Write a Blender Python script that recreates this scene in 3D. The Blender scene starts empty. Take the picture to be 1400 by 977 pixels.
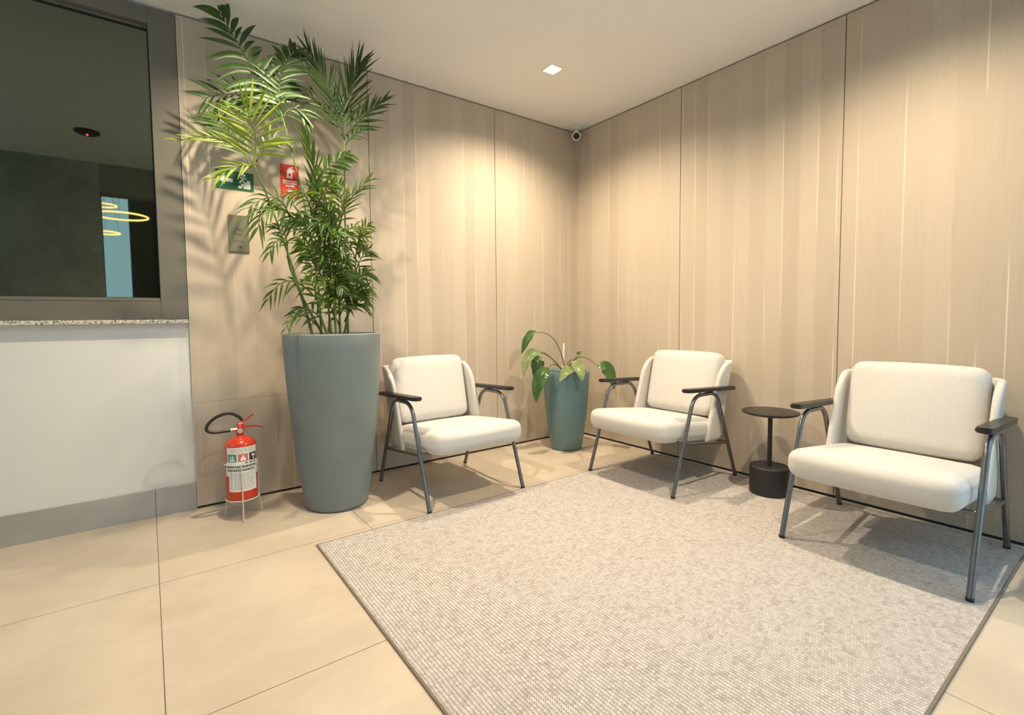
import bpy, bmesh, math, random
from mathutils import Vector, Matrix

random.seed(7)
scene = bpy.context.scene
COL = scene.collection
V = Vector
H = 2.7                                   # ceiling height
# axes: wall_left is the plane y = 0 (x < 0), wall_right is the plane x = 0 (y < 0)

# ------------------------------------------------------------------ camera
yaw, pitch, roll = 0.625954, -0.0551748, -0.010748
fw = V((math.sin(yaw) * math.cos(pitch), math.cos(yaw) * math.cos(pitch), math.sin(pitch)))
rt = V((math.cos(yaw), -math.sin(yaw), 0))
up = rt.cross(fw)
r2 = math.cos(roll) * rt + math.sin(roll) * up
u2 = -math.sin(roll) * rt + math.cos(roll) * up
cam_data = bpy.data.cameras.new('camera')
cam = bpy.data.objects.new('camera', cam_data)
COL.objects.link(cam)
M = Matrix((r2, u2, -fw)).transposed().to_4x4()
M.translation = V((-3.16671, -3.17729, 1.05102))
cam.matrix_world = M
cam_data.sensor_fit = 'HORIZONTAL'
cam_data.sensor_width = 36.0
cam_data.lens = 664.675 / 1400 * 36
cam_data.shift_x = (700 - 683.03) / 1400
cam_data.shift_y = -(488.5 - 472.22) / 1400
cam_data.clip_start = 0.02
scene.camera = cam

# ------------------------------------------------------------------ world: overcast daylight outside the openings
world = bpy.data.worlds.new('daylight')
scene.world = world
world.use_nodes = True
bg = world.node_tree.nodes['Background']
bg.inputs['Color'].default_value = (0.50, 0.80, 1.0, 1)
bg.inputs['Strength'].default_value = 2.0

# ------------------------------------------------------------------ exposure
vs = scene.view_settings
vs.view_transform = 'Standard'
vs.look = 'None'
vs.exposure = 0.0
vs.gamma = 1.0
vs.use_curve_mapping = False

LAMP_W = 184.0                            # the recessed downlights
LAMP_COL = (1.0, 0.81, 0.57)
LAMPS = [(-0.918, -0.70), (-0.918, -2.38), (-2.64, -0.86), (-2.64, -2.38)]
LAMP_F = [1.0, 1.0, 1.0, 0.27]             # the one nearest the viewer is dimmed


# ------------------------------------------------------------------ helpers
def link(o, parent=None):
    COL.objects.link(o)
    if parent is not None:
        o.parent = parent
    return o


def tag(o, label=None, cat=None, group=None, kind=None):
    if label: o['label'] = label
    if cat: o['category'] = cat
    if group: o['group'] = group
    if kind: o['kind'] = kind
    return o


def thing(name, label, cat, loc=(0, 0, 0), rz=0.0, group=None):
    o = bpy.data.objects.new(name, None)
    o.empty_display_size = 0.05
    o.location = loc
    o.rotation_euler = (0, 0, rz)
    link(o)
    return tag(o, label, cat, group)


def mesh_obj(name, verts, faces, mat, parent=None, smooth=True):
    me = bpy.data.meshes.new(name)
    me.from_pydata([tuple(v) for v in verts], [], faces)
    if smooth:
        me.polygons.foreach_set('use_smooth', [True] * len(me.polygons))
    me.materials.append(mat)
    me.update()
    return link(bpy.data.objects.new(name, me), parent)


def bm_obj(name, bm, mat, parent=None, smooth=True):
    bmesh.ops.recalc_face_normals(bm, faces=bm.faces[:])
    me = bpy.data.meshes.new(name)
    bm.to_mesh(me)
    bm.free()
    if smooth:
        me.polygons.foreach_set('use_smooth', [True] * len(me.polygons))
    me.materials.append(mat)
    return link(bpy.data.objects.new(name, me), parent)


def sharp(o, ang=40):
    o.data.set_sharp_from_angle(angle=math.radians(ang))
    return o


def add_box(bm, a, b, bevel=0.0, seg=1):
    x0, y0, z0 = [min(a[i], b[i]) for i in range(3)]
    x1, y1, z1 = [max(a[i], b[i]) for i in range(3)]
    vs_ = [bm.verts.new(c) for c in ((x0, y0, z0), (x1, y0, z0), (x1, y1, z0), (x0, y1, z0),
                                    (x0, y0, z1), (x1, y0, z1), (x1, y1, z1), (x0, y1, z1))]
    fs = [bm.faces.new([vs_[i] for i in f]) for f in ((3, 2, 1, 0), (4, 5, 6, 7), (0, 1, 5, 4), (1, 2, 6, 5), (2, 3, 7, 6), (3, 0, 4, 7))]
    if bevel > 0:
        es = list({e for f in fs for e in f.edges})
        bmesh.ops.bevel(bm, geom=es, offset=bevel, segments=seg, affect='EDGES', profile=0.5)


def box(name, a, b, mat, parent=None, bevel=0.0, seg=1, smooth=False):
    bm = bmesh.new()
    add_box(bm, a, b, bevel, seg)
    return bm_obj(name, bm, mat, parent, smooth)


def lathe(name, prof, mat, parent=None, n=48, loc=(0, 0, 0), smooth=True):
    """prof: list of (radius, z); radius 0 closes with a pole."""
    verts, faces, rows = [], [], []
    for r, z in prof:
        if r <= 1e-6:
            rows.append([len(verts)])
            verts.append((loc[0], loc[1], loc[2] + z))
        else:
            rows.append(list(range(len(verts), len(verts) + n)))
            for k in range(n):
                a = 2 * math.pi * k / n
                verts.append((loc[0] + r * math.cos(a), loc[1] + r * math.sin(a), loc[2] + z))
    for A, B in zip(rows, rows[1:]):
        for k in range(n):
            k2 = (k + 1) % n
            if len(A) == 1 and len(B) == 1:
                continue
            if len(A) == 1:
                faces.append((A[0], B[k2], B[k]))
            elif len(B) == 1:
                faces.append((A[k], A[k2], B[0]))
            else:
                faces.append((A[k], A[k2], B[k2], B[k]))
    return mesh_obj(name, verts, faces, mat, parent, smooth)


def fillet(pts, rad, n=6):
    pts = [V(p) for p in pts]
    out = [pts[0]]
    for i in range(1, len(pts) - 1):
        a, b, c = pts[i - 1], pts[i], pts[i + 1]
        d1, d2 = (a - b), (c - b)
        r = min(rad, d1.length * 0.49, d2.length * 0.49)
        p0, p2 = b + d1.normalized() * r, b + d2.normalized() * r
        for k in range(n + 1):
            t = k / n
            out.append((1 - t) ** 2 * p0 + 2 * t * (1 - t) * b + t * t * p2)
    out.append(pts[-1])
    return out


def bez(a, b, c, n):
    a, b, c = V(a), V(b), V(c)
    # b is a point ON the curve at its middle
    q = 2 * b - 0.5 * (a + c)
    return [(1 - t) ** 2 * a + 2 * t * (1 - t) * q + t * t * c for t in [k / n for k in range(n + 1)]]


def tube_geo(path, rad, n=8, closed=False, cap=True):
    path = [V(p) for p in path]
    N = len(path)
    verts, faces = [], []
    prev = None
    for i, p in enumerate(path):
        if closed:
            t = (path[(i + 1) % N] - path[i - 1])
        else:
            t = path[min(i + 1, N - 1)] - path[max(i - 1, 0)]
        t.normalize()
        if prev is None:
            ref = V((0, 0, 1)) if abs(t.z) < 0.9 else V((1, 0, 0))
            nrm = t.cross(ref).normalized()
        else:
            nrm = (prev - t * prev.dot(t)).normalized()
        prev = nrm
        bn = t.cross(nrm)
        r = rad(i / max(1, N - 1)) if callable(rad) else rad
        for k in range(n):
            a = 2 * math.pi * k / n
            verts.append(p + nrm * (r * math.cos(a)) + bn * (r * math.sin(a)))
    for i in range(N if closed else N - 1):
        for k in range(n):
            A, B = i * n, ((i + 1) % N) * n
            faces.append((A + k, A + (k + 1) % n, B + (k + 1) % n, B + k))
    if cap and not closed:
        faces.append(tuple(range(n - 1, -1, -1)))
        faces.append(tuple(range((N - 1) * n, N * n)))
    return verts, faces


def tube(name, path, rad, mat, parent=None, n=10, closed=False):
    v, f = tube_geo(path, rad, n, closed)
    return sharp(mesh_obj(name, v, f, mat, parent), 60)


def merge(geos):
    V_, F_ = [], []
    for v, f in geos:
        o = len(V_)
        V_ += list(v)
        F_ += [tuple(i + o for i in q) for q in f]
    return V_, F_


def ring_path(c, r, n=40):
    return [V((c[0] + r * math.cos(2 * math.pi * k / n), c[1] + r * math.sin(2 * math.pi * k / n), c[2])) for k in range(n)]


def cushion(name, size, rad, mat, parent, deform, n=14, puff=(0, 0, 0)):
    """rounded, slightly puffed box; deform maps the centred box to its place."""
    bm = bmesh.new()
    bmesh.ops.create_cube(bm, size=2.0)
    bmesh.ops.subdivide_edges(bm, edges=bm.edges[:], cuts=n, use_grid_fill=True)
    hx, hy, hz = size[0] / 2, size[1] / 2, size[2] / 2
    for v in bm.verts:
        c = v.co
        # spread the samples towards the edges
        q = V([math.copysign(abs(t) ** 0.8, t) for t in c])
        p = V((q.x * hx, q.y * hy, q.z * hz))
        inner = V((max(-hx + rad, min(hx - rad, p.x)), max(-hy + rad, min(hy - rad, p.y)), max(-hz + rad, min(hz - rad, p.z))))
        d = p - inner
        if d.length > 1e-9:
            m = max(abs(d.x), abs(d.y), abs(d.z))
            p = inner + d.normalized() * min(rad, m if m > 0 else rad)
        bx, by, bz = p.x / hx, p.y / hy, p.z / hz
        p.x += bx * puff[0] * (1 - by * by) * (1 - bz * bz)
        p.y += by * puff[1] * (1 - bx * bx) * (1 - bz * bz)
        p.z += bz * puff[2] * (1 - bx * bx) * (1 - by * by)
        v.co = deform(p)
    return bm_obj(name, bm, mat, parent)


# ------------------------------------------------------------------ materials
class NT:
    def __init__(self, name):
        self.m = bpy.data.materials.new(name)
        self.m.use_nodes = True
        self.t = self.m.node_tree
        self.b = self.t.nodes['Principled BSDF']

    def put(self, sock, v):
        if isinstance(v, bpy.types.NodeSocket):
            self.t.links.new(v, sock)
        else:
            if hasattr(sock.default_value, '__len__') and not hasattr(v, '__len__'):
                v = [v] * len(sock.default_value)
            if hasattr(v, '__len__') and len(v) == 3 and len(sock.default_value) == 4:
                v = (*v, 1)
            sock.default_value = v

    def n(self, typ, out=0, props=None, **inp):
        nd = self.t.nodes.new(typ)
        for k, v in (props or {}).items():
            setattr(nd, k, v)
        for k, v in inp.items():
            key = int(k[1:]) if k[0] == 'i' and k[1:].isdigit() else k.replace('_', ' ')
            self.put(nd.inputs[key], v)
        return nd.outputs[out]

    def math(self, op, a, b=0.0, c=0.0):
        return self.n('ShaderNodeMath', props={'operation': op}, i0=a, i1=b, i2=c)

    def mix(self, f, a, b):
        nd = self.t.nodes.new('ShaderNodeMix')
        nd.data_type = 'RGBA'
        self.put(nd.inputs[0], f)
        self.put(nd.inputs[6], a)
        self.put(nd.inputs[7], b)
        return nd.outputs[2]

    def pos(self):
        g = self.t.nodes.new('ShaderNodeNewGeometry')
        s = self.t.nodes.new('ShaderNodeSeparateXYZ')
        self.t.links.new(g.outputs['Position'], s.inputs[0])
        return g.outputs['Position'], s.outputs[0], s.outputs[1], s.outputs[2]

    def vec(self, x, y, z):
        return self.n('ShaderNodeCombineXYZ', i0=x, i1=y, i2=z)

    def noise(self, vec, scale, detail=2.0, rough=0.5):
        return self.n('ShaderNodeTexNoise', Vector=vec, Scale=scale, Detail=detail, Roughness=rough)

    def smooth(self, v, a, b, lo=0.0, hi=1.0):
        nd = self.t.nodes.new('ShaderNodeMapRange')
        nd.interpolation_type = 'SMOOTHSTEP'
        for i, x in enumerate((v, a, b, lo, hi)):
            self.put(nd.inputs[i], x)
        return nd.outputs[0]

    def bump(self, h, strength=0.3, dist=0.01):
        self.put(self.b.inputs['Normal'], self.n('ShaderNodeBump', Height=h, Strength=strength, Distance=dist))

    def set(self, **k):
        for a, v in k.items():
            self.put(self.b.inputs[a.replace('_', ' ')], v)
        return self


def mat(name, col, rough=0.5, metal=0.0, var=0.05, nscale=8.0, bump=0.0, bscale=200.0, **k):
    """plain procedural material with a little tonal noise."""
    t = NT(name)
    P = t.n('ShaderNodeTexCoord', out=3)
    nz = t.noise(P, nscale, 3.0)
    f = t.smooth(nz, 0.3, 0.7)
    t.set(Base_Color=t.mix(f, tuple(c * (1 - var) for c in col), tuple(min(1, c * (1 + var)) for c in col)), Roughness=rough, Metallic=metal)
    if bump:
        t.bump(t.noise(P, bscale, 2.0), bump, 0.002)
    t.set(**k)
    return t.m


def emit(name, col, strength):
    t = NT(name)
    t.set(Base_Color=(0, 0, 0, 1), Emission_Color=(*col, 1), Emission_Strength=strength)
    return t.m


def wood_panel_mat():
    t = NT('bleached_wood_veneer')
    P, x, y, z = t.pos()
    u = t.math('SUBTRACT', x, y)
    W = 0.098
    wob = t.math('MULTIPLY', t.noise(t.vec(t.math('MULTIPLY', u, 6.0), 0.0, t.math('MULTIPLY', z, 0.25)), 1.0, 1.0), 0.02)
    us = t.math('DIVIDE', t.math('ADD', u, wob), W)
    sid = t.math('FLOOR', us)
    fr = t.math('SUBTRACT', us, sid)
    tone = t.n('ShaderNodeTexWhiteNoise', props={'noise_dimensions': '1D'}, W=sid)
    tone2 = t.n('ShaderNodeTexWhiteNoise', props={'noise_dimensions': '1D'}, W=t.math('ADD', sid, 0.37))
    grain = t.noise(t.vec(t.math('MULTIPLY', u, 170.0), 0.0, t.math('MULTIPLY', z, 3.0)), 1.0, 3.0, 0.6)
    broad = t.noise(t.vec(t.math('MULTIPLY', u, 14.0), 3.0, t.math('MULTIPLY', z, 0.9)), 1.0, 2.0)
    c = t.mix(tone, (0.50, 0.425, 0.335), (0.575, 0.495, 0.40))
    c = t.mix(t.smooth(broad, 0.3, 0.7, 0.0, 0.35), c, (0.54, 0.475, 0.395))
    c = t.mix(t.smooth(grain, 0.45, 0.75, 0.0, 0.30), c, (0.40, 0.33, 0.25))
    # pale sapwood streaks along some strip edges, each over its own stretch of height
    line = t.smooth(t.math('ABSOLUTE', t.math('SUBTRACT', fr, 0.5)), 0.46, 0.495)
    run = t.noise(t.vec(t.math('MULTIPLY', t.math('ROUND', us), 7.31), 0.0, t.math('MULTIPLY', z, 0.75)), 1.0, 1.0)
    line = t.math('MULTIPLY', line, t.smooth(run, 0.51, 0.62))
    c = t.mix(t.math('MULTIPLY', line, 0.75), c, (0.82, 0.74, 0.62))
    t.set(Base_Color=c, Roughness=t.smooth(tone2, 0, 1, 0.46, 0.58), Specular_IOR_Level=0.35)
    t.bump(grain, 0.08, 0.001)
    return t.m


def tile_mat(name, a, b, rough):
    t = NT(name)
    P, x, y, z = t.pos()
    cl = t.noise(P, 2.2, 5.0, 0.6)
    wv = t.noise(t.vec(t.math('MULTIPLY', x, 1.3), t.math('MULTIPLY', y, 6.0), z), 1.6, 5.0, 0.65)
    fi = t.noise(P, 60.0, 3.0, 0.6)
    c = t.mix(t.smooth(cl, 0.35, 0.65), a, b)
    c = t.mix(t.smooth(wv, 0.5, 0.75, 0.0, 0.35), c, tuple(v * 1.10 for v in b))
    c = t.mix(t.smooth(fi, 0.55, 0.8, 0.0, 0.25), c, tuple(v * 0.86 for v in a))
    t.set(Base_Color=c, Roughness=rough, Specular_IOR_Level=0.4)
    t.bump(fi, 0.05, 0.001)
    return t.m


def rug_mat():
    t = NT('flatwoven_rug')
    P, x, y, z = t.pos()
    warp = t.n('ShaderNodeTexNoise', out=1, Vector=P, Scale=9.0, Detail=2.0)
    s = t.t.nodes.new('ShaderNodeSeparateXYZ')
    t.t.links.new(warp, s.inputs[0])
    xx = t.math('ADD', x, t.math('MULTIPLY', s.outputs[0], 0.012))
    yy = t.math('ADD', y, t.math('MULTIPLY', s.outputs[1], 0.012))
    # rows of small staggered loops
    u = t.math('DIVIDE', xx, 0.0125)
    v = t.math('DIVIDE', yy, 0.0092)
    iu = t.math('FLOOR', u)
    st = t.math('MULTIPLY', iu, 0.5)
    vv = t.math('ADD', v, st)
    a = t.math('ABSOLUTE', t.math('SINE', t.math('MULTIPLY', u, math.pi)))
    b = t.math('ABSOLUTE', t.math('SINE', t.math('MULTIPLY', vv, math.pi)))
    h = t.smooth(t.math('MAXIMUM', a, t.math('MULTIPLY', b, 0.9)), 0.22, 0.85)
    yarn = t.n('ShaderNodeTexWhiteNoise', props={'noise_dimensions': '2D'}, Vector=t.vec(iu, t.math('FLOOR', vv), 0.0))
    blot = t.noise(P, 26.0, 5.0, 0.75)
    c = t.mix(yarn, (0.38, 0.35, 0.33), (0.56, 0.535, 0.52))
    c = t.mix(t.smooth(blot, 0.35, 0.65, 0.0, 0.5), c, (0.62, 0.595, 0.585))
    c = t.mix(t.math('MULTIPLY', t.math('SUBTRACT', 1.0, h), 0.9), c, (0.17, 0.14, 0.11))
    t.set(Base_Color=c, Roughness=0.95, Specular_IOR_Level=0.1)
    t.bump(h, 0.6, 0.004)
    return t.m


def granite_mat():
    t = NT('speckled_granite')
    P, x, y, z = t.pos()
    sp = t.noise(P, 95.0, 3.0, 0.7)
    s2 = t.noise(P, 45.0, 2.0)
    c = t.mix(t.smooth(sp, 0.42, 0.52), (0.16, 0.14, 0.12), (0.70, 0.67, 0.60))
    c = t.mix(t.smooth(s2, 0.55, 0.62, 0, 0.6), c, (0.80, 0.78, 0.72))
    t.set(Base_Color=c, Roughness=0.25)
    return t.m


def stone_mat():
    t = NT('dark_stone')
    P, x, y, z = t.pos()
    a = t.noise(P, 1.4, 8.0, 0.7)
    d = t.noise(P, 5.0, 6.0, 0.75)
    c = t.mix(t.smooth(a, 0.35, 0.65), (0.30, 0.32, 0.30), (0.48, 0.49, 0.45))
    c = t.mix(t.smooth(d, 0.55, 0.75, 0, 0.6), c, (0.60, 0.60, 0.55))
    t.set(Base_Color=c, Roughness=0.5)
    return t.m


def fabric_mat(name, col):
    t = NT(name)
    P = t.n('ShaderNodeTexCoord', out=3)
    s = t.t.nodes.new('ShaderNodeSeparateXYZ')
    t.t.links.new(P, s.inputs[0])
    k = 900.0
    w = t.math('MULTIPLY', t.math('SINE', t.math('MULTIPLY', t.math('ADD', s.outputs[0], s.outputs[1]), k)), t.math('SINE', t.math('MULTIPLY', t.math('ADD', s.outputs[2], s.outputs[1]), k)))
    n1 = t.noise(P, 160.0, 3.0, 0.6)
    n2 = t.noise(P, 3.0, 2.0)
    c = t.mix(t.smooth(n1, 0.35, 0.65), tuple(v * 0.93 for v in col), col)
    c = t.mix(t.smooth(n2, 0.4, 0.7, 0, 0.3), c, tuple(v * 0.94 for v in col))
    t.set(Base_Color=c, Roughness=0.92, Specular_IOR_Level=0.15, Sheen_Weight=0.25, Sheen_Roughness=0.5)
    # soft wrinkles plus weave
    h = t.math('ADD', t.math('MULTIPLY', t.noise(P, 9.0, 2.0), 4.0), t.math('MULTIPLY', w, 0.05))
    t.bump(h, 0.12, 0.004)
    return t.m


def leaf_mat(name, a, b, trans=0.35, rough=0.42):
    t = NT(name)
    P = t.n('ShaderNodeTexCoord', out=3)
    nz = t.noise(P, 7.0, 3.0)
    c = t.mix(t.smooth(nz, 0.3, 0.7), a, b)
    t.set(Base_Color=c, Roughness=rough, Specular_IOR_Level=0.4)
    tr = t.n('ShaderNodeBsdfTranslucent', Color=t.mix(0.5, c, (0.42, 0.55, 0.04)))
    ms = t.n('ShaderNodeMixShader', i0=trans, i1=t.b.outputs[0], i2=tr)
    out = t.t.nodes['Material Output']
    t.t.links.new(ms, out.inputs['Surface'])
    return t.m


M_WOOD = wood_panel_mat()
M_EDGE = mat('veneer_edge', (0.66, 0.60, 0.50), 0.5)
M_TILE = tile_mat('beige_porcelain', (0.51, 0.44, 0.35), (0.59, 0.515, 0.415), 0.42)
M_BASE = tile_mat('cool_lit_skirting', (0.38, 0.38, 0.365), (0.44, 0.44, 0.425), 0.45)  # floor tile greyed: cool light on the upright face put into the colour
M_GROUT = mat('grout', (0.24, 0.21, 0.17), 0.9)
M_GAP = mat('shadow_gap', (0.03, 0.025, 0.02), 0.9)
M_WHITE = mat('white_wall_paint', (0.76, 0.77, 0.75), 0.7, var=0.015, nscale=2.0, bump=0.03)
M_CEIL = mat('ceiling_paint', (0.86, 0.855, 0.86), 0.85, var=0.01, nscale=1.5)
M_RUG = rug_mat()
M_BIND = mat('rug_binding', (0.20, 0.165, 0.13), 0.9, var=0.15, nscale=120.0, bump=0.4, bscale=400.0)
M_ALU = mat('taupe_aluminium', (0.165, 0.157, 0.130), 0.42, 0.0, var=0.03, nscale=3.0)
M_GASKET = mat('black_gasket', (0.012, 0.013, 0.012), 0.7)
M_GRAN = granite_mat()
M_STONE = stone_mat()
M_DARKWALL = mat('dark_grey_wall', (0.32, 0.31, 0.28), 0.7)
M_FAB = fabric_mat('cream_upholstery', (0.65, 0.635, 0.61))
M_STEEL = mat('gunmetal_tube', (0.19, 0.20, 0.205), 0.32, 0.85, var=0.06, nscale=30.0)
M_ARM = mat('black_stained_wood', (0.018, 0.017, 0.017), 0.38, var=0.3, nscale=40.0)
M_BLACK = mat('black_powder_coat', (0.016, 0.017, 0.018), 0.5, var=0.1, nscale=60.0)
M_PLANT = mat('teal_grey_planter', (0.185, 0.225, 0.225), 0.5, var=0.04, nscale=5.0, bump=0.04)
M_TEAL = mat('teal_planter', (0.125, 0.22, 0.25), 0.45, var=0.04, nscale=5.0, bump=0.04)
M_SOIL = mat('dark_soil', (0.035, 0.026, 0.018), 0.95, var=0.5, nscale=60.0, bump=0.8, bscale=80.0)
M_PALM = leaf_mat('palm_leaf', (0.032, 0.092, 0.014), (0.075, 0.165, 0.024))
M_PALMD = leaf_mat('shaded_palm_leaf', (0.020, 0.058, 0.013), (0.044, 0.108, 0.020), 0.14)  # palm leaf with crown shade in its colour; also mixed through inner growth
M_PALML = leaf_mat('lamplit_palm_leaf', (0.20, 0.34, 0.035), (0.34, 0.46, 0.06), 0.45)  # palm leaf brightened: glow of the nearby lamp put into its colour
M_CANE = mat('palm_cane', (0.11, 0.18, 0.045), 0.5, var=0.3, nscale=18.0)
M_LILY = leaf_mat('broad_leaf', (0.030, 0.090, 0.028), (0.075, 0.165, 0.045), 0.15, 0.25)
M_LILYP = leaf_mat('pale_broad_leaf', (0.20, 0.28, 0.11), (0.34, 0.40, 0.20), 0.25, 0.3)
M_LSTEM = mat('leaf_stalk', (0.085, 0.11, 0.045), 0.5)
M_PLAST = mat('white_plastic', (0.80, 0.80, 0.78), 0.4, var=0.01)
M_RED = mat('red_enamel', (0.62, 0.050, 0.018), 0.22, var=0.05)
M_REDP = mat('red_plastic', (0.55, 0.030, 0.022), 0.35, var=0.05)
M_RUBBER = mat('black_rubber', (0.014, 0.014, 0.013), 0.35)
M_CHROME = mat('chromed_brass', (0.72, 0.70, 0.66), 0.22, 1.0)
M_WIRE = mat('cream_wire', (0.68, 0.65, 0.56), 0.4)
M_LABEL = mat('white_print', (0.80, 0.81, 0.79), 0.5, var=0.02)
M_INK = mat('black_ink', (0.04, 0.04, 0.04), 0.6)
M_GREYINK = mat('grey_ink', (0.38, 0.40, 0.39), 0.6)
M_GRNINK = mat('green_ink', (0.04, 0.33, 0.19), 0.5)
M_PINKINK = mat('red_ink', (0.62, 0.16, 0.12), 0.5)
M_SIGNG = mat('green_sign_plastic', (0.008, 0.11, 0.045), 0.4)
M_SIGNR = mat('red_sign_plastic', (0.60, 0.035, 0.018), 0.4)
M_PLAQUE = mat('sage_metal_plaque', (0.19, 0.20, 0.14), 0.38, 0.2)
M_REFL = mat('downlight_reflector', (0.85, 0.70, 0.40), 0.3)
M_LENS = emit('downlight_lens', (1.0, 0.86, 0.62), 30.0)
M_RING = emit('ring_light', (1.0, 0.62, 0.20), 8.0)
M_LED = emit('red_led', (1.0, 0.12, 0.06), 10.0)

tg = NT('dark_reflective_glass')
tg.set(Base_Color=(0.004, 0.006, 0.004, 1), Roughness=0.015, IOR=2.6, Specular_Tint=(0.88, 1.0, 0.80, 1))
M_GLASS = tg.m

# ------------------------------------------------------------------ floor and its tiles
XL, YB = -6.0, -3.30                      # far left end and the wall behind the viewer
floor = tag(box('floor', (XL, YB, -0.12), (0, 0.10, -0.004), M_GROUT), kind='structure')
T = 0.88
xs = [XL] + [x for x in [-3.17 + T * k for k in range(-4, 5)] if XL < x < 0] + [0.0]
ys = [YB, -2.578, -1.702, -0.826, 0.0]
for i in range(len(xs) - 1):
    for j in range(4):
        g = 0.0014
        yb_, yt = ys[j] + g, ys[j + 1] - g
        if j == 3:
            yt = 0.03 if xs[i] < -2.98 else 0.012
        box('tile', (xs[i] + g, yb_, -0.0035), (xs[i + 1] - g, yt, 0.0), M_TILE, floor)

# ------------------------------------------------------------------ ceiling with openings for the downlights
HS = 0.048
cx = sorted({XL, 0.12} | {x + s * HS for x, _ in LAMPS for s in (-1, 1)})
cy = sorted({YB - 0.2, 0.12} | {y + s * HS for _, y in LAMPS for s in (-1, 1)})
bm = bmesh.new()
for i in range(len(cx) - 1):
    for j in range(len(cy) - 1):
        mx, my = (cx[i] + cx[i + 1]) / 2, (cy[j] + cy[j + 1]) / 2
        if any(abs(mx - x) < HS and abs(my - y) < HS for x, y in LAMPS):
            continue
        q = [bm.verts.new((cx[a], cy[b], z)) for z in (H, H + 0.1) for a, b in ((i, j), (i + 1, j), (i + 1, j + 1), (i, j + 1))]
        for f in ((0, 3, 2, 1), (4, 5, 6, 7), (0, 1, 5, 4), (1, 2, 6, 5), (2, 3, 7, 6), (3, 0, 4, 7)):
            bm.faces.new([q[k] for k in f])
tag(bm_obj('ceiling', bm, M_CEIL, None, False), kind='structure')

# ------------------------------------------------------------------ wall_left: panelled part, white part, window, skirting
PX0 = -2.975                              # left end of the wood cladding
wall_left = tag(box('wall_left', (PX0 - 0.1, 0.022, -0.02), (0.12, 0.14, H + 0.02), M_GAP), kind='structure')
PZ0, PZ1, PG = 0.014, 2.690, 0.0022


def panel(a, b, parent, name='panel'):
    return box(name, a, b, M_WOOD, parent, 0.0012)


for x0, x1 in ((PX0, -1.926), (-1.926, -0.896), (-0.896, 0.0)):
    l = x0 if x0 == PX0 else x0 + PG
    r = x1 - PG if x1 < 0 else 0.012
    if x0 == PX0:
        panel((l, 0.0, PZ0), (r, 0.02, 0.5995), wall_left)
        panel((l, 0.0, 0.6005), (r, 0.02, PZ1), wall_left)
        box('edge_strip', (l - 0.004, 0.0, PZ0), (l, 0.021, PZ1), M_EDGE, wall_left)
    else:
        panel((l, 0.0, PZ0), (r, 0.02, PZ1), wall_left)
WX1, WZ0, WZ1 = -2.981, 1.066, 2.69       # window opening: right edge, bottom, top
WX0 = -5.4
bm = bmesh.new()
add_box(bm, (XL, 0.02, -0.02), (PX0 - 0.004, 0.16, WZ0 - 0.02))
add_box(bm, (XL, 0.02, WZ0 - 0.02), (WX0, 0.16, H))
add_box(bm, (WX0, 0.02, WZ1), (PX0 - 0.004, 0.16, H))
bm_obj('plaster', bm, M_WHITE, wall_left, False)

win = bpy.data.objects.new('window_1', None)
link(win)
tag(win, 'dark glazed window in a taupe metal frame above white wall', 'window', kind='structure')
FW = 0.122
bm = bmesh.new()
yf = 0.004
add_box(bm, (WX1 - FW, yf, WZ0), (WX1, 0.10, WZ1), 0.002)                   # right jamb
add_box(bm, (WX0, yf, WZ0), (WX0 + FW, 0.10, WZ1), 0.002)
add_box(bm, (WX0 + FW, yf, WZ1 - 0.085), (WX1 - FW, 0.10, WZ1), 0.002)      # head
add_box(bm, (WX0 + FW, yf, WZ0), (WX1 - FW, 0.10, WZ0 + 0.095), 0.002)      # bottom rail
bm_obj('frame', bm, M_ALU, win, False)
bm = bmesh.new()
b_ = 0.018
add_box(bm, (WX0 + FW, yf + 0.006, WZ0 + 0.0965), (WX1 - FW, 0.095, WZ0 + 0.0965 + b_), 0.0015)
add_box(bm, (WX0 + FW, yf + 0.030, WZ1 - 0.085 - b_), (WX1 - FW, 0.095, WZ1 - 0.086), 0.0015)
bm_obj('glazing_bead', bm, M_ALU, win, False)
bm = bmesh.new()
gz0, gz1 = WZ0 + 0.0965 + b_, WZ1 - 0.085 - b_
add_box(bm, (WX1 - FW - 0.006, 0.034, gz0), (WX1 - FW, 0.05, gz1))
add_box(bm, (WX0 + FW, 0.034, gz0), (WX1 - FW, 0.05, gz0 + 0.004))
add_box(bm, (WX0 + FW, 0.034, gz1 - 0.006), (WX1 - FW, 0.05, gz1))
bm_obj('gasket', bm, M_GASKET, win, False)
box('pane', (WX0 + FW, 0.042, gz0), (WX1 - FW, 0.056, gz1), M_GLASS, win)
box('sill', (WX0 - 0.02, -0.022, WZ0 - 0.021), (PX0 - 0.006, 0.10, WZ0 - 0.0005), M_GRAN, win, 0.002)

sk = bpy.data.objects.new('baseboard_left', None)
link(sk)
tag(sk, kind='structure')
for a, b in ((XL, -5.81), (-5.81, -4.93), (-4.93, -4.05), (-4.05, -3.17), (-3.17, PX0 - 0.005)):
    box('skirting_tile', (a + 0.001, 0.006, 0.0), (b - 0.001, 0.0198, 0.150), M_BASE, sk, 0.001)

# ------------------------------------------------------------------ wall_right
wall_right = tag(box('wall_right', (0.022, YB - 0.2, -0.02), (0.14, 0.02, H + 0.02), M_GAP), kind='structure')
for y1, y0 in ((0.0, -1.052), (-1.052, -2.069), (-2.069, -3.10), (-3.10, YB)):
    panel((0.0, y0 + PG, PZ0), (0.02, y1 - (PG if y1 < 0 else 0.0), PZ1), wall_right)

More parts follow.
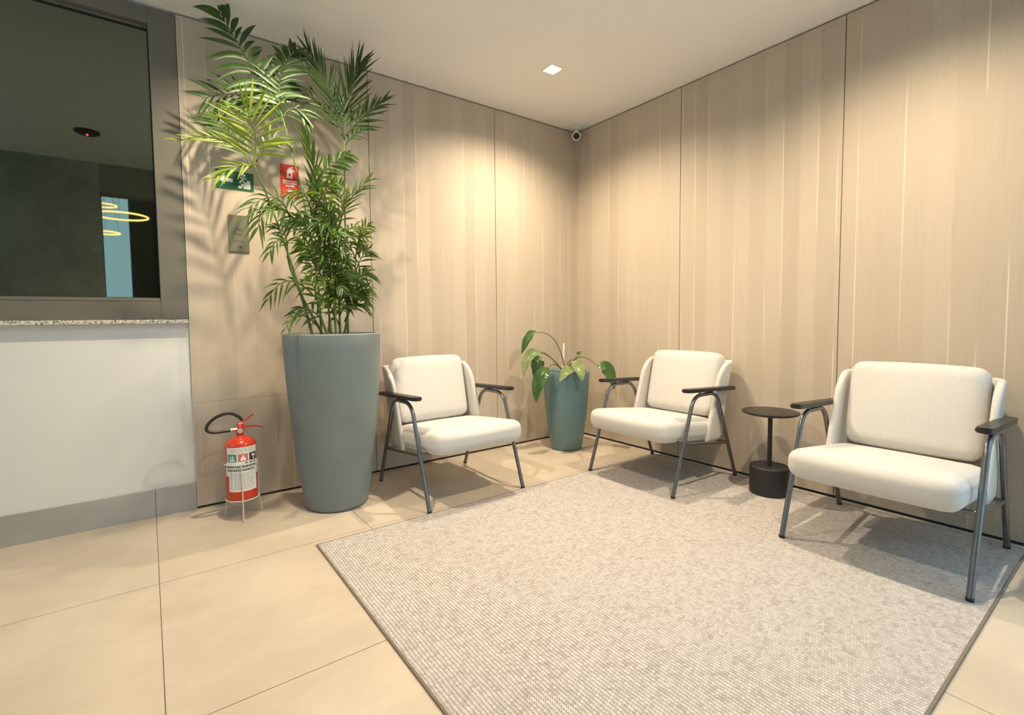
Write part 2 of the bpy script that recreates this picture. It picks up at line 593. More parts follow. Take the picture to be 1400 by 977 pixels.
# ------------------------------------------------------------------ behind the viewer: stone wall, passage to a tall lobby, assumed entrance opening
wb = tag(box('wall_back', (XL, YB - 0.2, -0.02), (-3.51, YB, H + 0.02), M_STONE), kind='structure')
box('lintel', (-3.51, YB - 0.2, 2.40), (0.0, YB, H), M_DARKWALL, wb)
box('pier', (-2.35, YB - 0.2, 0.0), (-2.05, YB, 2.40), M_DARKWALL, wb)
box('floor_slab', (-6.0, -11.2, -0.12), (0.0, YB, -0.001), M_TILE, wb)
lob = tag(box('wall_lobby', (-6.1, -11.2, 0), (-6.0, YB - 0.2, 4.4), M_DARKWALL), kind='structure')
box('far_wall', (-3.42, -11.2, 0), (-2.1, -11.1, 4.4), M_DARKWALL, lob)
box('far_wall', (-6.0, -11.2, 0), (-4.6, -11.1, 4.4), M_DARKWALL, lob)
box('far_transom', (-4.6, -11.18, 0.75), (-3.42, -11.1, 0.82), M_DARKWALL, lob)
box('side_wall', (-2.15, -11.1, 0), (-2.05, YB - 0.2, 4.4), M_DARKWALL, lob)
box('upper_wall', (-6.0, YB - 0.2, H + 0.1), (-2.05, YB - 0.1, 4.4), M_DARKWALL, lob)
box('lobby_ceiling', (-6.1, -11.2, 4.4), (-2.05, YB - 0.1, 4.5), M_CEIL, lob)
# unseen daylight openings added for cool fill: mullioned entrance, end wall with strip gap
ent = bpy.data.objects.new('assumed_opening', None)
link(ent)
tag(ent, kind='structure')
for x in (-2.03, -1.02, -0.04):
    box('mullion', (x - 0.02, YB - 0.12, 0.0), (x + 0.02, YB - 0.06, 2.40), M_ALU, ent)
wfar = tag(box('wall_far', (XL - 0.12, YB - 0.2, -0.02), (XL, 0.16, 1.30), M_WHITE), kind='structure')
box('wall_head', (XL - 0.12, YB - 0.2, 2.45), (XL, 0.16, H), M_WHITE, wfar)
box('wall_pier', (XL - 0.12, YB - 0.2, 1.30), (XL, YB + 0.2, 2.45), M_WHITE, wfar)
box('wall_pier', (XL - 0.12, -0.2, 1.30), (XL, 0.16, 2.45), M_WHITE, wfar)

# ------------------------------------------------------------------ downlights
LAMP_LABEL = ['square recessed downlight in the ceiling above the left armchair',
              'square recessed downlight in the ceiling above the rightmost armchair',
              'square recessed downlight in the ceiling above the tall palm',
              'square recessed downlight in the ceiling above the rug corner nearest the viewer']
for (lx, ly), lab, lf in zip(LAMPS, LAMP_LABEL, LAMP_F):
    d = thing('downlight', lab, 'downlight', (lx, ly, H), group='recessed ceiling downlights')
    bm = bmesh.new()
    a, o_ = HS - 0.004, HS + 0.006
    for q in (((-o_, -o_), (o_, -a)), ((-o_, a), (o_, o_)), ((-o_, -a), (-a, a)), ((a, -a), (o_, a))):
        add_box(bm, (*q[0], -0.003), (*q[1], 0.0))
    bm_obj('trim', bm, M_PLAST, d, False)
    w, t_ = HS - 0.004, 0.030
    vv = [(-w, -w, 0.001), (w, -w, 0.001), (w, w, 0.001), (-w, w, 0.001), (-t_, -t_, 0.045), (t_, -t_, 0.045), (t_, t_, 0.045), (-t_, t_, 0.045)]
    mesh_obj('reflector', vv, [(0, 1, 5, 4), (1, 2, 6, 5), (2, 3, 7, 6), (3, 0, 4, 7)], M_REFL, d, False)
    box('lens', (-t_, -t_, 0.045), (t_, t_, 0.050), M_LENS, d)
    ld = bpy.data.lights.new('downlight_beam', 'SPOT')
    ld.energy = LAMP_W * lf
    ld.color = LAMP_COL
    ld.spot_size = math.radians(150)
    ld.spot_blend = 1.0
    ld.shadow_soft_size = 0.028
    lo = bpy.data.objects.new('downlight_beam', ld)
    lo.location = (0, 0, -0.006)
    link(lo, d)

# ------------------------------------------------------------------ rug
RZ = 0.007
rx0, rx1, ry0, ry1 = -2.57, -0.056, -2.845, -0.868
rug = thing('rug', 'large grey-beige flatwoven rug under the armchairs', 'rug', ((rx0 + rx1) / 2, (ry0 + ry1) / 2, 0))
hx, hy = (rx1 - rx0) / 2, (ry1 - ry0) / 2
box('woven_field', (-hx + 0.009, -hy + 0.009, 0.0002), (hx - 0.009, hy - 0.009, RZ), M_RUG, rug)
bm = bmesh.new()
for a, b in (((-hx, -hy), (hx, -hy + 0.0095)), ((-hx, hy - 0.0095), (hx, hy)), ((-hx, -hy + 0.0095), (-hx + 0.0095, hy - 0.0095)), ((hx - 0.0095, -hy + 0.0095), (hx, hy - 0.0095))):
    add_box(bm, (*a, 0.0002), (*b, RZ), 0.002, 2)
bm_obj('binding', bm, M_BIND, rug)

# ------------------------------------------------------------------ armchairs (local: front towards -y, rear towards +y)
HWD = 0.324                                # half distance between the side frames
D0 = 0.34


def make_chair():
    t = thing('armchair', 'x', 'armchair', group='matching lounge armchairs')
    for s in (-1, 1):
        pts = fillet([(s * HWD, -D0 + 0.002, 0.006), (s * HWD, 0.198 - D0, 0.572), (s * HWD, 0.445 - D0, 0.572), (s * HWD, 0.678 - D0, 0.006)], 0.075, 8)
        fr = tube('side_frame', pts, 0.0115, M_STEEL, t, 12)
        for yy in (-D0 + 0.002, 0.678 - D0):
            lathe('foot_cap', [(0, 0), (0.0125, 0), (0.0128, 0.008), (0.0125, 0.014), (0, 0.014)], M_BLACK, fr, 12, (s * HWD, yy, 0.0))
        tube('side_rail', [(s * HWD, 0.100 - D0, 0.298), (s * HWD, 0.585 - D0, 0.236)], 0.009, M_STEEL, t, 8)
        # armrest: long black paddle with rounded ends, dropping a little to the rear
        bm = bmesh.new()
        n = 10
        L0, L1, w = 0.10 - D0, 0.645 - D0, 0.026
        out = []
        for k in range(n + 1):
            a = math.pi + math.pi * k / n
            out.append((w * math.cos(a), L0 + w * 0.8 + w * 0.8 * math.sin(a)))
        for k in range(n + 1):
            a = math.pi * k / n
            out.append((w * 0.85 * math.cos(a), L1 - w * 0.8 + w * 0.8 * math.sin(a)))
        zt = lambda y: 0.622 - (y - L0) * 0.05
        lo_ = [bm.verts.new((s * HWD + x, y, zt(y) - 0.022)) for x, y in out]
        hi_ = [bm.verts.new((s * HWD + x, y, zt(y))) for x, y in out]
        bm.faces.new(lo_)
        bm.faces.new(hi_[::-1])
        for k in range(len(out)):
            bm.faces.new((lo_[k], hi_[k], hi_[(k + 1) % len(out)], lo_[(k + 1) % len(out)]))
        bmesh.ops.bevel(bm, geom=[e for e in bm.edges if (e.verts[0].co - e.verts[1].co).length < 0.6 and abs((e.verts[0].co - e.verts[1].co).z) < 0.02], offset=0.005, segments=2, affect='EDGES')
        ar = bm_obj('armrest', bm, M_ARM, t)
        sharp(ar, 35)
        for yy in (0.262 - D0, 0.392 - D0):
            lathe('arm_post', [(0.007, 0.575), (0.007, zt(yy) - 0.021)], M_STEEL, ar, 10, (s * HWD, yy, 0))
    tube('cross_rail', [(-HWD, 0.112 - D0, 0.296), (HWD, 0.112 - D0, 0.296)], 0.009, M_STEEL, t, 8)
    tube('cross_rail', [(-HWD, 0.575 - D0, 0.2375), (HWD, 0.575 - D0, 0.2375)], 0.009, M_STEEL, t, 8)
    # seat cushion
    sy0, sy1 = -0.050 - D0, 0.545 - D0

    def seat_def(p):
        y = p.y + (sy0 + sy1) / 2
        k = (y - sy0) / (sy1 - sy0)
        # the side edges draw in a little to the rear, the top falls to the back
        return V((p.x * (1 - 0.04 * k), y, p.z + 0.378 - 0.062 * k))
    cushion('seat_cushion', (0.60, sy1 - sy0, 0.135), 0.055, M_FAB, t, seat_def, 16, (0.0, 0.012, 0.012))
    # curved shell behind and beside the cushions
    rows, cols = 14, 30
    verts, faces = [], []
    W = 0.292
    for i in range(rows + 1):
        k = i / rows
        z = 0.252 + k * 0.503
        back = 0.600 + 0.112 * k - D0
        front = 0.375 + 0.175 * (k ** 1.1) + (0.07 * max(0.0, (k - 0.80) / 0.20) ** 2) - D0
        pl = [V((-W, front, z)), V((-W, back, z)), V((W, back, z)), V((W, front, z))]
        path = fillet(pl, 0.10, 10)
        # even resampling
        ls = [0.0]
        for a, b in zip(path, path[1:]):
            ls.append(ls[-1] + (b - a).length)
        for j in range(cols + 1):
            tt = ls[-1] * j / cols
            m_ = max(q for q in range(len(ls)) if ls[q] <= tt + 1e-9)
            m_ = min(m_, len(path) - 2)
            f_ = (tt - ls[m_]) / max(1e-9, ls[m_ + 1] - ls[m_])
            verts.append(path[m_].lerp(path[m_ + 1], f_))
    for i in range(rows):
        for j in range(cols):
            a = i * (cols + 1) + j
            faces.append((a, a + 1, a + cols + 2, a + cols + 1))
    sh = mesh_obj('back_shell', verts, faces, M_FAB, t)
    md = sh.modifiers.new('thick', 'SOLIDIFY')
    md.thickness = 0.030
    md.offset = 0.0
    sd = sh.modifiers.new('soft', 'SUBSURF')
    sd.levels = sd.render_levels = 1

    # back cushion leaning on the shell
    def back_def(p):
        k = p.z / 0.42 + 0.5
        c = V((p.x * (1.0 + 0.02 * k), p.y, p.z))
        a = math.radians(-14)
        y = c.y * math.cos(a) - c.z * math.sin(a)
        z = c.y * math.sin(a) + c.z * math.cos(a)
        return V((c.x, y + 0.594 - D0, z + 0.594))
    cushion('back_cushion', (0.505, 0.118, 0.418), 0.046, M_FAB, t, back_def, 16, (0.006, 0.016, 0.008))
    return t


def copy_tree(o, parent=None):
    c = o.copy()
    COL.objects.link(c)
    c.parent = parent
    for ch in list(o.children):
        copy_tree(ch, c)
    return c


chair = make_chair()
ch2 = copy_tree(chair)
ch3 = copy_tree(chair)
for o, loc, rz, lab in ((chair, (-1.645, -0.517, 0), 0, 'pale armchair against the wood wall between the tall planter and small teal planter'),
                        (ch2, (-0.415, -1.205, RZ + 0.0002), -math.pi / 2, 'pale armchair against the right wall between the small teal planter and black side table'),
                        (ch3, (-0.445, -2.46, RZ + 0.0002), -math.pi / 2, 'cream armchair on the rug at the far right, nearest the viewer')):
    o.location = loc
    o.rotation_euler = (0, 0, rz)
    o['label'] = lab

# ------------------------------------------------------------------ side table
st = thing('side_table', 'round black metal side table with heavy drum base beside the cream armchair', 'side table', (-0.225, -1.815, RZ + 0.0002))
lathe('drum_base', [(0, 0), (0.101, 0), (0.105, 0.004), (0.105, 0.158), (0.101, 0.163), (0, 0.163)], M_BLACK, st, 56)
lathe('column', [(0.0125, 0.160), (0.0125, 0.470)], M_BLACK, st, 20)
lathe('tabletop', [(0, 0.467), (0.125, 0.467), (0.147, 0.474), (0.152, 0.481), (0.151, 0.485), (0.146, 0.487), (0, 0.487)], M_ARM, st, 72)
for o in st.children:
    sharp(o, 35)


# ------------------------------------------------------------------ planters
def planter(parent, rb, rtop, h, soil, mt):
    prof = [(0, 0), (rb * 0.90, 0), (rb * 0.97, 0.006), (rb, 0.02)]
    n = 14
    for k in range(1, n + 1):
        q = k / n
        r = rb + (rtop - rb) * (1.65 * q - 0.65 * q * q)
        prof.append((r, 0.02 + (h - 0.028) * q))
    prof += [(rtop - 0.002, h - 0.001), (rtop - 0.008, h), (rtop - 0.018, h - 0.002), (rtop - 0.022, h - 0.012), (rtop - 0.030, soil - 0.01)]
    lathe('planter', prof, mt, parent, 72)
    lathe('soil', [(rtop - 0.032, soil), (rtop * 0.5, soil + 0.012), (0, soil + 0.015)], M_SOIL, parent, 40)


# ------------------------------------------------------------------ tall palm
PC = V((-2.315, -0.38, 0))
palm = thing('potted_palm', 'tall feathery palm in a tall tapered teal-grey planter', 'potted palm', PC)
planter(palm, 0.175, 0.266, 0.98, 0.945, M_PLANT)
CANES = [((-2.38, -0.38, 0.95), (-2.42, -0.4, 1.48), (-2.56, -0.42, 2.14)),
         ((-2.22, -0.36, 0.95), (-2.22, -0.36, 1.55), (-2.21, -0.36, 2.08)),
         ((-2.43, -0.42, 0.96), (-2.58, -0.48, 1.46), (-2.71, -0.48, 1.83)),
         ((-2.32, -0.38, 0.95), (-2.37, -0.4, 1.41), (-2.42, -0.42, 1.67)),
         ((-2.26, -0.34, 0.95), (-2.26, -0.34, 1.25), (-2.26, -0.36, 1.54)),
         ((-2.37, -0.44, 0.95), (-2.52, -0.46, 1.24), (-2.56, -0.46, 1.41)),
         ((-2.36, -0.48, 0.96), (-2.43, -0.48, 1.2), (-2.39, -0.48, 1.4)),
         ((-2.25, -0.36, 0.95), (-2.19, -0.36, 1.21), (-2.16, -0.36, 1.43)),
         ((-2.36, -0.42, 0.95), (-2.36, -0.42, 1.21), (-2.5, -0.42, 1.59)),
         ((-2.32, -0.46, 0.95), (-2.33, -0.46, 1.2), (-2.34, -0.44, 1.49))]
for a, b, c in CANES:
    a = (a[0], a[1], 0.945)
    pts = [p - PC for p in bez(a, b, c, 10)]
    tube('cane', pts, lambda q: 0.0075 - 0.004 * q, M_CANE, palm, 7)


def frond(a, b, c, ll, lw, mt, gap=0.034, ang=(64, 26), droop=0.35, face=None, lean=1.0):
    """one pinnate leaf: arching rachis with a row of folded leaflets on either side"""
    pts = bez(a, b, c, 26)
    L = sum((q - p).length for p, q in zip(pts, pts[1:]))
    npair = max(6, int(L / gap))
    face = V(face or (random.uniform(-0.4, 0.2), -1.0, random.uniform(0.1, 0.6))).normalized()
    geos = [tube_geo([p - PC for p in pts], lambda q: 0.0036 * (1 - q) + 0.0010, 5)]
    for k in range(npair):
        for sg in (-1, 1):
            s = 0.12 + 0.88 * (k + (0.30 if sg < 0 else 0.72)) / npair
            f = s * (len(pts) - 1)
            i = min(int(f), len(pts) - 2)
            p = pts[i].lerp(pts[i + 1], f - i)
            tan = (pts[i + 1] - pts[i]).normalized()
            side = tan.cross(face)
            if side.length < 0.2:
                side = tan.cross(V((0.3, -0.4, 1)))
            side.normalize()
            nrm = side.cross(tan).normalized()
            env = math.sin(math.pi * (0.22 + 0.60 * s)) ** 0.8
            an = math.radians(ang[0] + (ang[1] - ang[0]) * s + random.uniform(-8, 8))
            d = (tan * math.cos(an) + side * (sg * math.sin(an)) + nrm * random.uniform(-0.1, 0.30)).normalized()
            l = ll * env * random.uniform(0.82, 1.10)
            w = lw * 0.5 * random.uniform(0.8, 1.1)
            nr = (nrm + side * random.uniform(-0.7, 0.7)).normalized()
            wd = d.cross(nr).normalized()
            vs_, fs_ = [], []
            prof = (0.22, 0.80, 1.0, 0.82, 0.46)
            dr = droop * l * random.uniform(0.4, 1.4)
            for m in range(6):
                q = m / 5
                cpt = p + d * (l * q) - V((0, 0, 1)) * (dr * q * q) - PC
                if m == 5:
                    vs_.append(cpt)
                    break
                ww = w * prof[m]
                fold = nr * (0.35 * ww)
                vs_ += [cpt - wd * ww + fold, cpt - fold * 0.3, cpt + wd * ww + fold]
            for m in range(4):
                o = m * 3
                fs_ += [(o, o + 1, o + 4, o + 3), (o + 1, o + 2, o + 5, o + 4)]
            fs_ += [(12, 13, 15), (13, 14, 15)]
            geos.append((vs_, fs_))
    v, f = merge(geos)
    # leaf tips rest against wall and ceiling instead of passing through
    for q in v:
        if q.y + PC.y > -0.012: q.y = -0.012 - PC.y
        if q.z > 2.688: q.z = 2.688
    return mesh_obj('frond', v, f, mt, palm)


# base, middle and tip of each leaf, leaflet length and width, tone, spacing, opening angles, droop
FR = [((-2.55, -0.36, 2.13), (-2.67, -0.30, 2.38), (-2.80, -0.22, 2.66), 0.22, 0.030, 1, 0.040, (75, 30), 0.45),
      ((-2.55, -0.36, 2.13), (-2.53, -0.32, 2.36), (-2.43, -0.24, 2.56), 0.19, 0.026, 1, 0.030, (70, 30), 0.30),
      ((-2.55, -0.36, 2.10), (-2.68, -0.26, 2.24), (-2.89, -0.20, 2.20), 0.20, 0.018, 1, 0.034, (70, 40), 0.25),
      ((-2.55, -0.36, 2.10), (-2.49, -0.36, 2.19), (-2.42, -0.38, 2.16), 0.15, 0.017, 1, 0.040, (60, 30), 0.5),
      ((-2.21, -0.36, 2.08), (-2.28, -0.34, 2.33), (-2.38, -0.32, 2.53), 0.22, 0.015, 1, 0.030, (42, 12), 0.10),
      ((-2.21, -0.36, 2.08), (-2.17, -0.34, 2.33), (-2.09, -0.32, 2.56), 0.26, 0.015, 1, 0.028, (40, 10), 0.10),
      ((-2.20, -0.36, 2.11), (-2.08, -0.32, 2.25), (-1.94, -0.28, 2.39), 0.20, 0.014, 1, 0.034, (38, 10), 0.12),
      ((-2.22, -0.36, 2.10), (-2.32, -0.28, 2.28), (-2.47, -0.22, 2.38), 0.17, 0.015, 1, 0.032, (50, 15), 0.45),
      ((-2.21, -0.36, 2.05), (-2.13, -0.34, 2.14), (-2.03, -0.30, 2.20), 0.10, 0.011, 1, 0.050, (45, 15), 0.20),
      ((-2.72, -0.52, 1.80), (-2.71, -0.56, 1.95), (-2.76, -0.60, 2.04), 0.23, 0.014, 2, 0.024, (82, 30), 0.12),
      ((-2.74, -0.45, 1.88), (-2.86, -0.45, 1.93), (-3.01, -0.42, 1.90), 0.11, 0.010, 2, 0.050, (30, 12), 0.05),
      ((-2.71, -0.50, 1.81), (-2.79, -0.54, 1.79), (-2.89, -0.57, 1.71), 0.13, 0.010, 2, 0.040, (40, 15), 0.20),
      ((-2.69, -0.45, 1.85), (-2.62, -0.45, 1.97), (-2.55, -0.45, 1.98), 0.13, 0.013, 0, 0.034, (55, 20), 0.35),
      ((-2.71, -0.42, 1.83), (-2.77, -0.33, 1.99), (-2.86, -0.26, 2.09), 0.18, 0.015, 0, 0.036, (60, 25), 0.25),
      ((-2.42, -0.45, 1.66), (-2.42, -0.49, 1.84), (-2.47, -0.51, 2.00), 0.14, 0.013, 0, 0.022, (30, 8), 0.10),
      ((-2.41, -0.42, 1.71), (-2.34, -0.42, 1.87), (-2.20, -0.40, 1.99), 0.11, 0.022, 0, 0.034, (62, 25), 0.30),
      ((-2.53, -0.42, 1.58), (-2.61, -0.46, 1.68), (-2.75, -0.50, 1.60), 0.14, 0.014, 0, 0.036, (62, 25), 0.40),
      ((-2.52, -0.42, 1.60), (-2.64, -0.50, 1.62), (-2.71, -0.52, 1.50), 0.13, 0.017, 0, 0.040, (55, 25), 0.50),
      ((-2.26, -0.36, 1.58), (-2.17, -0.32, 1.76), (-2.04, -0.30, 1.90), 0.14, 0.012, 0, 0.044, (35, 12), 0.15),
      ((-2.26, -0.36, 1.56), (-2.25, -0.40, 1.72), (-2.31, -0.42, 1.85), 0.13, 0.014, 0, 0.028, (58, 20), 0.40),
      ((-2.26, -0.36, 1.50), (-2.15, -0.34, 1.60), (-2.11, -0.34, 1.48), 0.10, 0.012, 0, 0.030, (60, 25), 0.50),
      ((-2.26, -0.36, 1.52), (-2.36, -0.46, 1.68), (-2.43, -0.50, 1.74), 0.13, 0.015, 0, 0.030, (55, 20), 0.45),
      ((-2.42, -0.42, 1.62), (-2.47, -0.46, 1.72), (-2.55, -0.48, 1.70), 0.10, 0.014, 0, 0.030, (58, 20), 0.60),
      ((-2.56, -0.46, 1.41), (-2.61, -0.52, 1.46), (-2.67, -0.55, 1.38), 0.09, 0.013, 0, 0.040, (50, 20), 0.5),
      ((-2.56, -0.46, 1.41), (-2.57, -0.46, 1.50), (-2.61, -0.46, 1.53), 0.10, 0.014, 0, 0.036, (55, 20), 0.4),
      ((-2.41, -0.40, 1.18), (-2.56, -0.46, 1.26), (-2.67, -0.48, 1.15), 0.10, 0.014, 0, 0.070, (50, 20), 0.6),
      ((-2.38, -0.40, 0.99), (-2.52, -0.52, 1.08), (-2.62, -0.60, 1.00), 0.07, 0.011, 0, 0.060, (50, 25), 0.4),
      ((-2.24, -0.36, 1.04), (-2.15, -0.36, 1.19), (-2.10, -0.36, 1.15), 0.10, 0.012, 0, 0.044, (50, 20), 0.4),
      ((-2.20, -0.36, 1.21), (-2.13, -0.34, 1.35), (-2.09, -0.34, 1.30), 0.10, 0.011, 0, 0.044, (50, 20), 0.4)]
LM = (M_PALM, M_PALMD, M_PALML)
for a, b, c, ll, lw, k, gp, an_, dp in FR:
    frond(a, b, c, ll, lw, LM[k], gp, an_, dp)
# the dense inner growth along the lower canes
for k in range(58):
    ca = CANES[random.choice((1, 3, 3, 4, 4, 6, 7, 9, 9, 9))]
    z = random.uniform(1.00, 1.66)
    pts = bez(*ca, 20)
    p = min(pts, key=lambda q: abs(q.z - z))
    an_ = random.uniform(math.pi * 0.75, math.pi * 2.25)
    ln = random.uniform(0.14, 0.28)
    d = V((math.cos(an_), math.sin(an_) * 0.8, 0))
    tip = p + d * ln * 0.60 + V((0, 0, random.uniform(0.02, 0.20)))
    tip.x = max(-2.55 if tip.z < 1.72 else -2.40, min(-2.10, tip.x))
    mid = p.lerp(tip, 0.5) + V((0, 0, ln * 0.20))
    frond(p, mid, tip, random.uniform(0.08, 0.13), random.uniform(0.013, 0.019), random.choice((M_PALM, M_PALMD)), random.uniform(0.026, 0.04), (58, 22), 0.45)

# ------------------------------------------------------------------ small planter with a drooping broad-leaved plant
QC = V((-0.45, -0.33, 0))
lily = thing('potted_lily', 'drooping broad-leaved plant in the short teal planter in the room corner', 'potted plant', QC)
planter(lily, 0.125, 0.187, 0.63, 0.60, M_TEAL)


def stalk(a, b, c, r=0.005):
    tube('stalk', [p - QC for p in bez(a, b, c, 14)], lambda q: r * (1 - 0.5 * q), M_LSTEM, lily, 7)


def broad_leaf(a, b, c, w, mt, face=(-0.5, -0.8, 0.5), fold=0.35):
    pts = bez(a, b, c, 14)
    face = V(face).normalized()
    verts, faces = [], []
    nx = 7
    for i, p in enumerate(pts):
        q = i / 14
        tan = (pts[min(i + 1, 14)] - pts[max(i - 1, 0)]).normalized()
        side = tan.cross(face).normalized()
        nrm = side.cross(tan).normalized()
        ww = w * (math.sin(math.pi * min(1.0, q * 0.96 + 0.04) ** 0.85) ** 0.75)
        for j in range(nx):
            s = -1 + 2 * j / (nx - 1)
            ripple = 0.006 * math.sin(q * 17 + s * 3) * abs(s)
            verts.append(p - QC + side * (s * ww) + nrm * (fold * ww * abs(s) ** 1.4 + ripple))
    for i in range(14):
        for j in range(nx - 1):
            o = i * nx + j
            faces.append((o, o + 1, o + nx + 1, o + nx))
    return mesh_obj('leaf', verts, faces, mt, lily)


S0 = (-0.452, -0.325, 0.60)
stalk(S0, (-0.529, -0.292, 0.865), (-0.661, -0.217, 0.938))
broad_leaf((-0.661, -0.217, 0.938), (-0.728, -0.196, 0.887), (-0.783, -0.177, 0.770), 0.034, M_LILY, (-0.2, -0.6, 0.9), 0.9)
stalk(S0, (-0.620, -0.321, 0.751), (-0.689, -0.293, 0.783))
broad_leaf((-0.689, -0.293, 0.783), (-0.785, -0.263, 0.745), (-0.826, -0.256, 0.596), 0.042, M_LILYP, (-0.7, -0.6, 0.5), 0.5)
stalk(S0, (-0.596, -0.276, 0.753), (-0.670, -0.235, 0.755))
broad_leaf((-0.670, -0.235, 0.755), (-0.704, -0.265, 0.670), (-0.713, -0.266, 0.570), 0.056, M_LILY, (-0.3, -0.9, 0.3))
stalk(S0, (-0.611, -0.380, 0.690), (-0.688, -0.388, 0.661))
broad_leaf((-0.688, -0.388, 0.661), (-0.785, -0.386, 0.582), (-0.808, -0.380, 0.413), 0.052, M_LILY, (-0.5, -0.8, 0.4), 0.25)
stalk(S0, (-0.461, -0.391, 0.687), (-0.485, -0.449, 0.657))
broad_leaf((-0.485, -0.449, 0.657), (-0.601, -0.493, 0.648), (-0.666, -0.483, 0.571), 0.040, M_LILYP, (-0.4, -0.8, 0.8), 0.2)
stalk(S0, (-0.456, -0.368, 0.703), (-0.455, -0.418, 0.712))
broad_leaf((-0.455, -0.418, 0.712), (-0.505, -0.533, 0.665), (-0.519, -0.579, 0.573), 0.042, M_LILYP, (-0.6, -0.5, 0.6), 0.3)
stalk(S0, (-0.372, -0.402, 0.736), (-0.313, -0.548, 0.665))
broad_leaf((-0.313, -0.548, 0.665), (-0.267, -0.610, 0.640), (-0.250, -0.660, 0.490), 0.050, M_LILY, (-0.8, -0.4, 0.5), 0.25)
stalk(S0, (-0.387, -0.367, 0.729), (-0.315, -0.379, 0.768), 0.003)
broad_leaf((-0.345, -0.374, 0.745), (-0.318, -0.380, 0.768), (-0.300, -0.390, 0.765), 0.012, M_LILYP)
stalk(S0, (-0.418, -0.406, 0.721), (-0.407, -0.412, 0.763), 0.003)
broad_leaf((-0.410, -0.412, 0.745), (-0.405, -0.420, 0.770), (-0.385, -0.430, 0.785), 0.011, M_LILY)
broad_leaf((-0.412, -0.410, 0.735), (-0.430, -0.430, 0.755), (-0.445, -0.440, 0.750), 0.012, M_LILYP)
stick = tube('stake', [V((-0.468, -0.312, 0.604)) - QC, V((-0.454, -0.310, 0.848)) - QC], 0.0075, M_PLAST, lily, 10)
stick['label'] = 'thin white plant stake'

# ------------------------------------------------------------------ fire extinguisher in its wire stand
EX = V((-2.788, -0.268, 0.0))
stand = thing('extinguisher_stand', 'cream wire floor stand holding the fire extinguisher', 'stand', EX)
for z in (0.108, 0.300):
    tube('ring', ring_path((0, 0, z), 0.0815), 0.0028, M_WIRE, stand, 6, True)
bm = None
v1, f1 = tube_geo([(-0.08, 0.0, 0.102), (0.08, 0.0, 0.102)], 0.0028, 6)
v2, f2 = tube_geo([(0.0, -0.08, 0.102), (0.0, 0.08, 0.102)], 0.0028, 6)
mv, mf = merge([(v1, f1), (v2, f2)])
mesh_obj('cross_wire', mv, mf, M_WIRE, stand)
for a in (math.radians(263), math.radians(140), math.radians(12)):
    c, s = math.cos(a), math.sin(a)
    pts = fillet([(0.100 * c, 0.100 * s, 0.0028), (0.0845 * c, 0.0845 * s, 0.115), (0.0845 * c, 0.0845 * s, 0.303)], 0.03, 5)
    tube('leg', pts, 0.003, M_WIRE, stand, 7)
ex = thing('fire_extinguisher', 'red fire extinguisher with white label and black hose', 'fire extinguisher', EX + V((0, 0, 0.106)))
ER = 0.0755
lathe('cylinder', [(0, 0.0), (ER - 0.008, 0.0), (ER - 0.002, 0.004), (ER, 0.012), (ER, 0.288), (ER - 0.004, 0.302), (ER - 0.015, 0.315), (ER - 0.034, 0.325), (0.028, 0.330), (0.020, 0.335), (0.019, 0.345), (0, 0.345)], M_RED, ex, 56)
cama = math.atan2(M.translation.y - EX.y, M.translation.x - EX.x)
AW = cama + 0.10                            # middle of the label


def cyl_patch(name, outline, off, mt, parent, n=12):
    """outline: list of convex (a0, a1, z0, z1) rectangles; a in metres along the surface, right positive"""
    verts, faces = [], []
    for a0, a1, z0, z1 in outline:
        o = len(verts)
        for k in range(n + 1):
            a = AW + (a0 + (a1 - a0) * k / n) / ER
            for z in (z0, z1):
                verts.append(((ER + off) * math.cos(a), (ER + off) * math.sin(a), z))
        for k in range(n):
            faces.append((o + 2 * k, o + 2 * k + 2, o + 2 * k + 3, o + 2 * k + 1))
    return mesh_obj(name, verts, faces, mt, parent)


lb = cyl_patch('label', [(-0.083, 0.083, 0.207, 0.286), (-0.098, 0.098, 0.134, 0.207), (-0.075, 0.075, 0.052, 0.134)], 0.0006, M_LABEL, ex, 20)
cyl_patch('pictogram', [(-0.076, -0.028, 0.211, 0.252)], 0.0011, M_GRNINK, lb)
cyl_patch('pictogram', [(-0.022, 0.026, 0.211, 0.252)], 0.0011, M_PINKINK, lb)
cyl_patch('pictogram', [(0.032, 0.078, 0.211, 0.252)], 0.0011, M_INK, lb)
cyl_patch('pictogram_print', [(-0.062, -0.056, 0.215, 0.240), (-0.050, -0.044, 0.215, 0.242), (-0.064, -0.040, 0.215, 0.223), (-0.010, 0.014, 0.216, 0.232), (-0.003, 0.007, 0.232, 0.243), (0.046, 0.066, 0.232, 0.243), (0.053, 0.059, 0.216, 0.232)], 0.0015, M_LABEL, lb, 2)['kind'] = 'stuff'
rnd = random.Random(3)
dark, grey = [], []


def words_row(dst, a0, a1, z, h, wmin, wmax, gap):
    a = a0
    while a < a1:
        w = min(rnd.uniform(wmin, wmax), a1 - a)
        dst.append((a, a + w, z - h / 2, z + h / 2))
        a += w + gap


